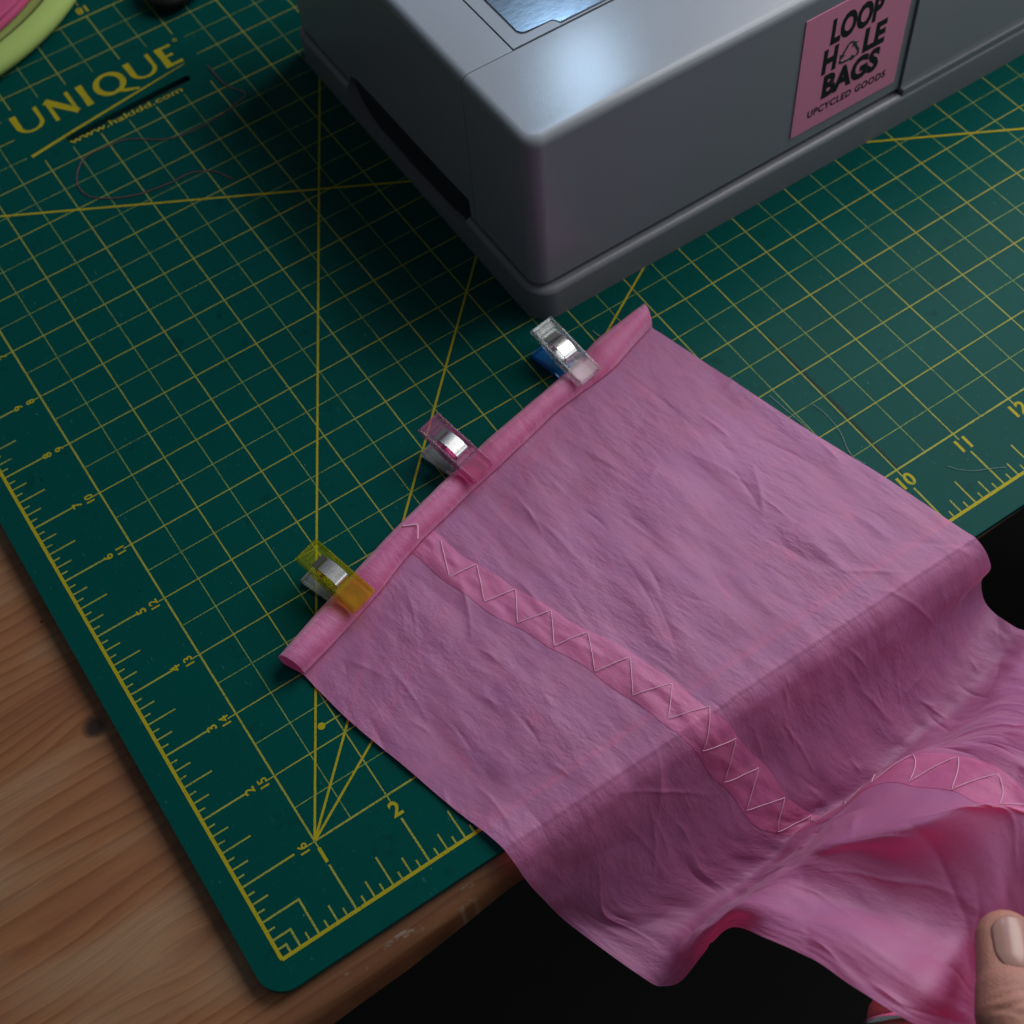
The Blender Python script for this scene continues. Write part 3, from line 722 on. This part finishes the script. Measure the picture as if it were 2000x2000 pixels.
# ------------------------------------------------------------------ sewing clips
def frame_between(nose, tail):
    n = Vector(nose); t = Vector(tail); x = (t - n).normalized(); y = Vector((0, 0, 1)).cross(x).normalized(); z = x.cross(y)
    return lambda q: n + x * q[0] + y * q[1] + z * q[2]
def shaped(name, f, bm, mat, parent, auto=40):
    for v in bm.verts: v.co = f(v.co)
    return bm_obj(name, bm, mat, parent, auto=auto)
def clip(tail, nose, top_mat, low_mat, label):
    root = thing("sewing_clip", (nose[0], nose[1], .0), label, "sewing clip", "sewing clips along the rolled hem")
    L, W, H = 1.04, .39, .085
    f = frame_between(nose, tail)
    # top jaw: floor, rims, solid nose; built in clip space (x from nose to tail, z = 0 at the outer face)
    bm = bmesh.new(); n = 18
    def bottom(x): return -.05 if x > .38 else -.115
    floor = [(0.0, -.115), (.34, -.115), (.38, -.055), (L, -.055), (L, -.022), (.36, -.022), (.33, -.004), (0.03, -.004), (0, -.03)]
    lo = [bm.verts.new((x, -W / 2 + .035, z)) for x, z in floor]; hi = [bm.verts.new((x, W / 2 - .035, z)) for x, z in floor]
    m = len(floor); bm.faces.new(lo); bm.faces.new(hi[::-1])
    for i in range(m): bm.faces.new((lo[i], hi[i], hi[(i + 1) % m], lo[(i + 1) % m]))
    shaped("upper_jaw", f, bm, top_mat, root)
    jaw = root.children[-1] if root.children else None
    for sgn in (-1, 1):
        bm = bmesh.new(); prof = [(0.01, -.118), (.33, -.125), (.55, -.15), (.75, -.095), (L, -.06), (L + .005, .0), (L - .03, .012), (.05, .006), (.0, -.02)]
        y0, y1 = sgn * (W / 2 - .033), sgn * W / 2
        lo = [bm.verts.new((x, y0, z)) for x, z in prof]; hi = [bm.verts.new((x, y1, z)) for x, z in prof]; m = len(prof)
        bm.faces.new(lo); bm.faces.new(hi[::-1])
        for i in range(m): bm.faces.new((lo[i], hi[i], hi[(i + 1) % m], lo[(i + 1) % m]))
        bmesh.ops.recalc_face_normals(bm, faces=bm.faces)
        bmesh.ops.bevel(bm, geom=list(bm.edges), offset=.008, segments=2, affect='EDGES')
        shaped("side_rim", f, bm, top_mat, root)
    bm = bmesh.new(); box(bm, (L - .045, -W / 2 + .034, -.021), (L - .002, W / 2 - .034, .004)); bmesh.ops.bevel(bm, geom=list(bm.edges), offset=.008, segments=2, affect='EDGES'); shaped("tail_rim", f, bm, top_mat, root)
    for k in range(2):
        bm = bmesh.new(); box(bm, (.84 + k * .07, -.10, -.0215), (.87 + k * .07, .10, -.010)); shaped("grip_rib", f, bm, top_mat, root)
    # steel spring: band over the top jaw, bent down through its slot and round the hinge
    prof = [(.40, -.085), (.405, -.018), (.43, .016), (.56, .038), (.70, .010), (.735, -.02), (.76, -.09), (.74, -.17), (.66, -.235), (.52, -.25), (.45, -.24)]
    prof = [tuple(q) for q in catmull([np.array(q) for q in prof], 4)]
    V = []; F = []; th = .013
    for i, (x, z) in enumerate(prof):
        a = prof[min(i + 1, len(prof) - 1)]; b = prof[max(i - 1, 0)]; d = Vector((a[0] - b[0], a[1] - b[1])).normalized(); nx, nz_ = -d.y * th, d.x * th
        for yy in (-.105, .105):
            V.append(f((x + nx, yy, z + nz_))); V.append(f((x - nx, yy, z - nz_)))
    for i in range(len(prof) - 1):
        a = i * 4; b = a + 4
        F += [(a, a + 2, b + 2, b), (a + 1, b + 1, b + 3, a + 3), (a, b, b + 1, a + 1), (a + 2, a + 3, b + 3, b + 2)]
    F += [(0, 1, 3, 2), tuple(len(V) - 4 + q for q in (0, 2, 3, 1))]
    o = mk("spring", V, F, M_STEEL, root, True); o.data.set_sharp_from_angle(angle=math.radians(50))
    # dark block let into the floor as the shade of the slot behind the spring
    bm = bmesh.new(); box(bm, (.765, -.10, -.0545), (.83, .10, -.0205)); shaped("slot_shade", f, bm, M_SLOT, root)
    # lower jaw, flat on the mat under the roll
    nb = (nose[0], nose[1], .095); tb = (tail[0] - .02, tail[1] - .06, .115)
    g = frame_between(nb, tb)
    bm = bmesh.new(); P = rrect(0, -W / 2, L - .03, W / 2, .05, 4); prism(bm, P, -.092, -.072)
    shaped("lower_jaw", g, bm, low_mat, root)
    for sgn in (-1, 1):
        bm = bmesh.new(); y0, y1 = sorted((sgn * (W / 2 - .03), sgn * W / 2)); box(bm, (.45, y0, -.0715), (L - .04, y1, .0))
        for v in bm.verts:
            if v.co.x < .5 and v.co.z > -.03: v.co.x += .15
        bmesh.ops.bevel(bm, geom=list(bm.edges), offset=.008, segments=2, affect='EDGES'); shaped("lower_rim", g, bm, low_mat, root)
    bm = bmesh.new(); box(bm, (L - .07, -W / 2 + .031, -.0715), (L - .042, W / 2 - .031, -.005)); shaped("lower_tail_rim", g, bm, low_mat, root)
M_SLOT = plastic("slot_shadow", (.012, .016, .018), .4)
clip(*CLIPS[0], M_CLEAR, M_BLUEP, "clear sewing clip with blue lower jaw, nearest the grey sewing machine")
clip(*CLIPS[1], M_PINKP, M_CLEAR, "pink transparent sewing clip with clear lower jaw, middle one on the rolled hem")
clip(*CLIPS[2], M_YELP, M_CLEAR, "yellow transparent sewing clip with clear lower jaw on the rolled hem")

# ------------------------------------------------------------------ hand holding the fabric
def skin_mat():
    m = Mat("skin"); P = m.pos()
    a = m.noise(P, 3.0, 4, .6); b = m.noise(P, 22, 3, .6)
    c = m.mix(a, (.44, .205, .155), (.37, .135, .105)); c = m.mix(m.math('MULTIPLY', b, .35), c, (.44, .26, .20))
    m.p(Base_Color=c, Roughness=.5); m.b.inputs['Subsurface Weight'].default_value = .18
    m.b.inputs['Subsurface Radius'].default_value = (.004, .0016, .0010); m.b.inputs['Subsurface Scale'].default_value = .6
    m.bump(m.math('ADD', m.noise(P, 44, 3, .75), m.math('MULTIPLY', b, .6)), .5, .02)
    return m.m
M_SKIN = skin_mat()
nm = Mat("nail"); nm.p(Base_Color=nm.mix(nm.noise(nm.pos(), 6, 2), (.36, .195, .165), (.40, .23, .20)), Roughness=.30); M_NAIL = nm.m
hand = thing("hand", up(2110, 2420, .2), "hand pinching the pink fabric, thumb with bare nail on top", "hand")
hb = bmesh.new()
def blob(bm, p, q, r0, r1, flat=1.0, axis=None):
    """tapered capsule between p and q"""
    p, q = Vector(p), Vector(q); d = q - p; L = d.length; x = d.normalized()
    zax = (axis - x * axis.dot(x)).normalized() if axis is not None else x.orthogonal().normalized(); y = zax.cross(x)
    n = 20; rings = []
    prof = [(-r0 * math.cos(math.radians(a)), r0 * math.sin(math.radians(a))) for a in (8, 30, 55, 80)]
    prof += [(L * k / 5, r0 + (r1 - r0) * k / 5) for k in range(6)]
    prof += [(L + r1 * math.cos(math.radians(a)), r1 * math.sin(math.radians(a))) for a in (80, 55, 30, 8)]
    for t, r in prof: rings.append([bm.verts.new(p + x * t + y * (r * math.cos(2 * math.pi * k / n)) + zax * (r * flat * math.sin(2 * math.pi * k / n))) for k in range(n)])
    for a, b in zip(rings, rings[1:]):
        for k in range(n): bm.faces.new((a[k], a[(k + 1) % n], b[(k + 1) % n], b[k]))
    bm.faces.new(rings[0][::-1]); bm.faces.new(rings[-1])
vc = Vector(CAM)
def hp(x, y, z): return Vector(up(x, y, z))
cmc, mcp, ip, tip = hp(2150, 2400, .55), hp(2045, 2215, .95), hp(1987, 1985, .98), hp(1966, 1836, .78)
nd = Vector((-.12, -.25, 1)).normalized()
blob(hb, cmc, mcp, .52, .44, .9, nd); blob(hb, mcp, ip, .40, .395, .92, nd); blob(hb, ip, tip, .405, .335, .82, nd)
blob(hb, ip - Vector((0, 0, .02)), ip + (tip - ip) * .3, .43, .40, .85, nd)
fing = {
 'index': [(2010, 2330, -.15), (1905, 2150, -.60), (1880, 2010, -.60), (1935, 1925, -.60)],
 'middle': [(1945, 2370, -.15), (1780, 2140, -.42), (1748, 1990, -.40), (1800, 1915, -.60)],
 'ring': [(1890, 2430, -.45), (1730, 2260, -.95), (1735, 2120, -1.0), (1800, 2060, -.8)],
 'little': [(1870, 2510, -.8), (1740, 2390, -1.3), (1745, 2290, -1.3), (1800, 2240, -1.1)]}
wr = hp(2260, 2720, .0); pc = hp(2100, 2480, -.05)
for nme, ch in fing.items():
    P = [hp(*q) for q in ch]; k = {'index': 1.0, 'middle': 1.0, 'ring': .95, 'little': .82}[nme]
    blob(hb, pc, P[0], .62, .46 * k, .8, nd)
    blob(hb, P[0], P[1], .40 * k, .345 * k); blob(hb, P[1], P[2], .345 * k, .315 * k); blob(hb, P[2], P[3], .31 * k, .27 * k)
blob(hb, pc, wr, .85, .80, .7, nd); blob(hb, pc, cmc, .7, .55, .9, nd); blob(hb, wr, wr + (wr - pc) * 2.0, .80, 1.05, .8, nd)
ho = bm_obj("skin", hb, M_SKIN, hand, True)
md = ho.modifiers.new("remesh", 'REMESH'); md.mode = 'VOXEL'; md.voxel_size = .030 * S
md = ho.modifiers.new("smooth", 'SMOOTH'); md.factor = .6; md.iterations = 9
bpy.context.view_layer.update()
me = bpy.data.meshes.new_from_object(ho.evaluated_get(bpy.context.evaluated_depsgraph_get())); ho.modifiers.clear(); ho.data = me
# knuckle creases on the thumb joint, nail bed: push vertices
off = wloc(ho); ax = (tip - ip).normalized(); side = nd.cross(ax).normalized(); tn = ax.cross(side)
if tn.dot(nd) < 0: tn = -tn
co = np.empty(len(me.vertices) * 3); me.vertices.foreach_get("co", co); co = (co.reshape(-1, 3) + np.array(off)) / S
rel = co - np.array(ip); la = rel @ np.array(ax); ls = rel @ np.array(side); lh = rel @ np.array(tn)
near = (np.abs(ls) < .5) & (lh > -.05) & (np.abs(la) < .6)
for c0, dep, wd, cv in ((-.03, .030, .022, .10), (.10, .026, .02, .16), (-.13, .018, .02, -.1), (.19, .012, .018, .2)):
    g = np.exp(-((la - c0 + cv * ls + .02 * np.sin(ls * 14 + c0 * 40)) / wd) ** 2) * np.exp(-(ls / .36) ** 4)
    co -= np.where(near, g * dep, 0)[:, None] * np.array(tn)
NC = .66                                         # nail centre along the thumb from the joint
ln = la - NC
bed = np.exp(-(ln / .32) ** 6) * np.exp(-(ls / .26) ** 6) * (lh > .05)
co -= (bed * .022)[:, None] * np.array(tn)
me.vertices.foreach_set("co", ((co * S) - np.array(off)).ravel()); me.update()
me.materials.clear(); me.materials.append(M_SKIN)
for p in me.polygons: p.use_smooth = True
# the nail follows the thumb's top: find its height from the skin
V = []; F = []; nu, nv = 17, 21
top = (lh > 0)
for i in range(nv):
    q = i / (nv - 1); a = NC - .30 + .64 * q
    hw = .215 * math.sqrt(max(.02, 1 - max(0, (.42 - q) / .42) ** 2)) * math.sqrt(max(.05, 1 - max(0, (q - .72) / .29) ** 2))
    for j in range(nu):
        s_ = -1 + 2 * j / (nu - 1); y = s_ * hw
        z = .331 - .065 * (a - .4) - .05 * max(0, 1 - q / .3) ** 2 - y * y * 2.3 - .012 - .06 * max(0, q - .75) ** 2 * 4 - (.03 if q == 0 else 0)
        V.append(Vector(ip) + ax * a + side * y + tn * z)
for i in range(nv - 1):
    for j in range(nu - 1): F.append((i * nu + j, i * nu + j + 1, (i + 1) * nu + j + 1, (i + 1) * nu + j))
nail = mk("thumbnail", V, F, M_NAIL, hand, True)
sd = nail.modifiers.new("thick", 'SOLIDIFY'); sd.thickness = .022 * S; sd.offset = 0
# finger ring on the middle finger
P1, P2 = hp(*fing['middle'][1]), hp(*fing['middle'][2]); rc = P1 + (P2 - P1) * .97; fx = (P2 - P1).normalized(); fy = fx.orthogonal().normalized(); fz = fx.cross(fy)
ring_pts = [rc + (fy * math.cos(a) + fz * math.sin(a)) * .345 for a in np.linspace(0, 2 * math.pi, 49)]
ring = thing("finger_ring", rc - Vector((0, 0, .3)), "thin silver finger ring just below the fabric edge", "ring")
tube("band", ring_pts, .045, M_STEEL, ring, 8)

# ------------------------------------------------------------------ things at the far corner
fb = thing("fabric_bundle", (2.3, 19.4, 0), "lime green curved cloth bundle with pink top, at the mat's far left corner", "cloth bundle")
def revolve(name, prof, c, mat, parent, wob=0, n=96):
    V = []; F = []; m = len(prof)
    for k in range(n):
        a = 2 * math.pi * k / n; wv = 1 + wob * math.sin(3 * a + 1) + wob * .6 * math.sin(5 * a)
        for r, z in prof: V.append((c[0] + r * wv * math.cos(a), c[1] + r * wv * math.sin(a), z))
    for k in range(n):
        for j in range(m - 1): F.append((k * m + j, ((k + 1) % n) * m + j, ((k + 1) % n) * m + j + 1, k * m + j + 1))
    o = mk(name, V, F, mat, parent, True); return o
A_, B_, C_ = [up(x, y, .24)[:2] for x, y in ((0, 143), (76, 80), (153, 0))]
mid_, nn_ = (A_ + C_) / 2, np.array([-(C_ - A_)[1], (C_ - A_)[0]]); nn_ /= np.linalg.norm(nn_)
ch_ = np.linalg.norm(C_ - A_); sg_ = float(np.dot(B_ - mid_, nn_)); rl = (ch_ ** 2 / 4 + sg_ ** 2) / (2 * abs(sg_)); rl = min(max(rl, 2.2), 4.5)
cl = np.array([*(B_ - nn_ * np.sign(sg_) * rl), 0])
fb.location = Vector((cl[0], cl[1], 0)) * S
pr = [(rl - .35 + .35 * math.cos(math.radians(a)), .38 + .36 * math.sin(math.radians(a))) for a in range(-80, 91, 10)]
rp0 = float(np.linalg.norm(up(46, 2, .45)[:2] - cl[:2])); pr += [(rl * .6 + rp0 * .4, .70), (rl * .3 + rp0 * .7, .58), (rp0 - .1, .42), (rp0 - .5, .36), (.01, .34)]
pr = [(rl - .5, .03)] + pr
revolve("lime_fold", [(r, z * .6) for r, z in pr], cl, M_LIME, fb, .006)
rp = float(np.linalg.norm(up(46, 2, .45)[:2] - cl[:2])); pk = [(rp - .12, .36), (rp, .58), (rp - .06, .80), (rp - .35, .95), (.01, 1.0)]
revolve("pink_fold", [(q[0], q[1] * .6) for q in catmull([np.array(q) for q in pk], 4)], cl, M_PINKC, fb, .008)
bc = up(352, -22, 0)
bk = thing("black_pouch", (bc[0], bc[1], 0), "small black rounded object at the far edge, left of the sewing machine", "pouch")
bm = bmesh.new(); bmesh.ops.create_uvsphere(bm, u_segments=32, v_segments=18, radius=1)
for v in bm.verts:
    x, y, z = v.co; v.co = (bc[0] + x * .70 + .1 * y, bc[1] + y * .62 + .06 * math.sin(3 * x), .24 + z * .235)
bm_obj("body", bm, M_BLACK, bk, True)

# ------------------------------------------------------------------ loose threads
def thread(px, rad, mat, label, z=.014):
    pts = catmull([np.array(up(x, y, z)) for x, y in px], 8)
    o = tube("loose_thread", pts, rad, mat, None, 5)
    return tag(o, label, "thread", "loose threads on the cutting mat")
thread([(405, 128), (440, 165), (478, 182), (462, 200), (420, 232), (370, 258), (320, 272), (250, 272), (205, 288), (165, 308), (150, 345), (158, 372), (190, 387), (260, 382), (330, 358), (372, 338), (415, 334), (455, 350)], .0075, M_THREADP, "loose plum thread curled in a loop below the printed name")
thread([(1503, 772), (1535, 800), (1566, 827), (1582, 846), (1572, 858)], .0028, M_THREADW, "fine white thread along the fabric's right edge, upper one")
thread([(1588, 790), (1612, 808), (1640, 842), (1655, 876), (1668, 893), (1690, 906)], .0026, M_THREADW, "fine white thread along the fabric's right edge, lower one")
thread([(1158, 646), (1165, 652), (1176, 659), (1186, 664)], .004, M_THREADW, "tiny white fibre beside the clear clip")
thread([(1850, 910), (1875, 917), (1905, 919), (1935, 915), (1965, 912)], .0024, M_THREADW, "fine pale fibre lying above the ruler between ten and eleven")
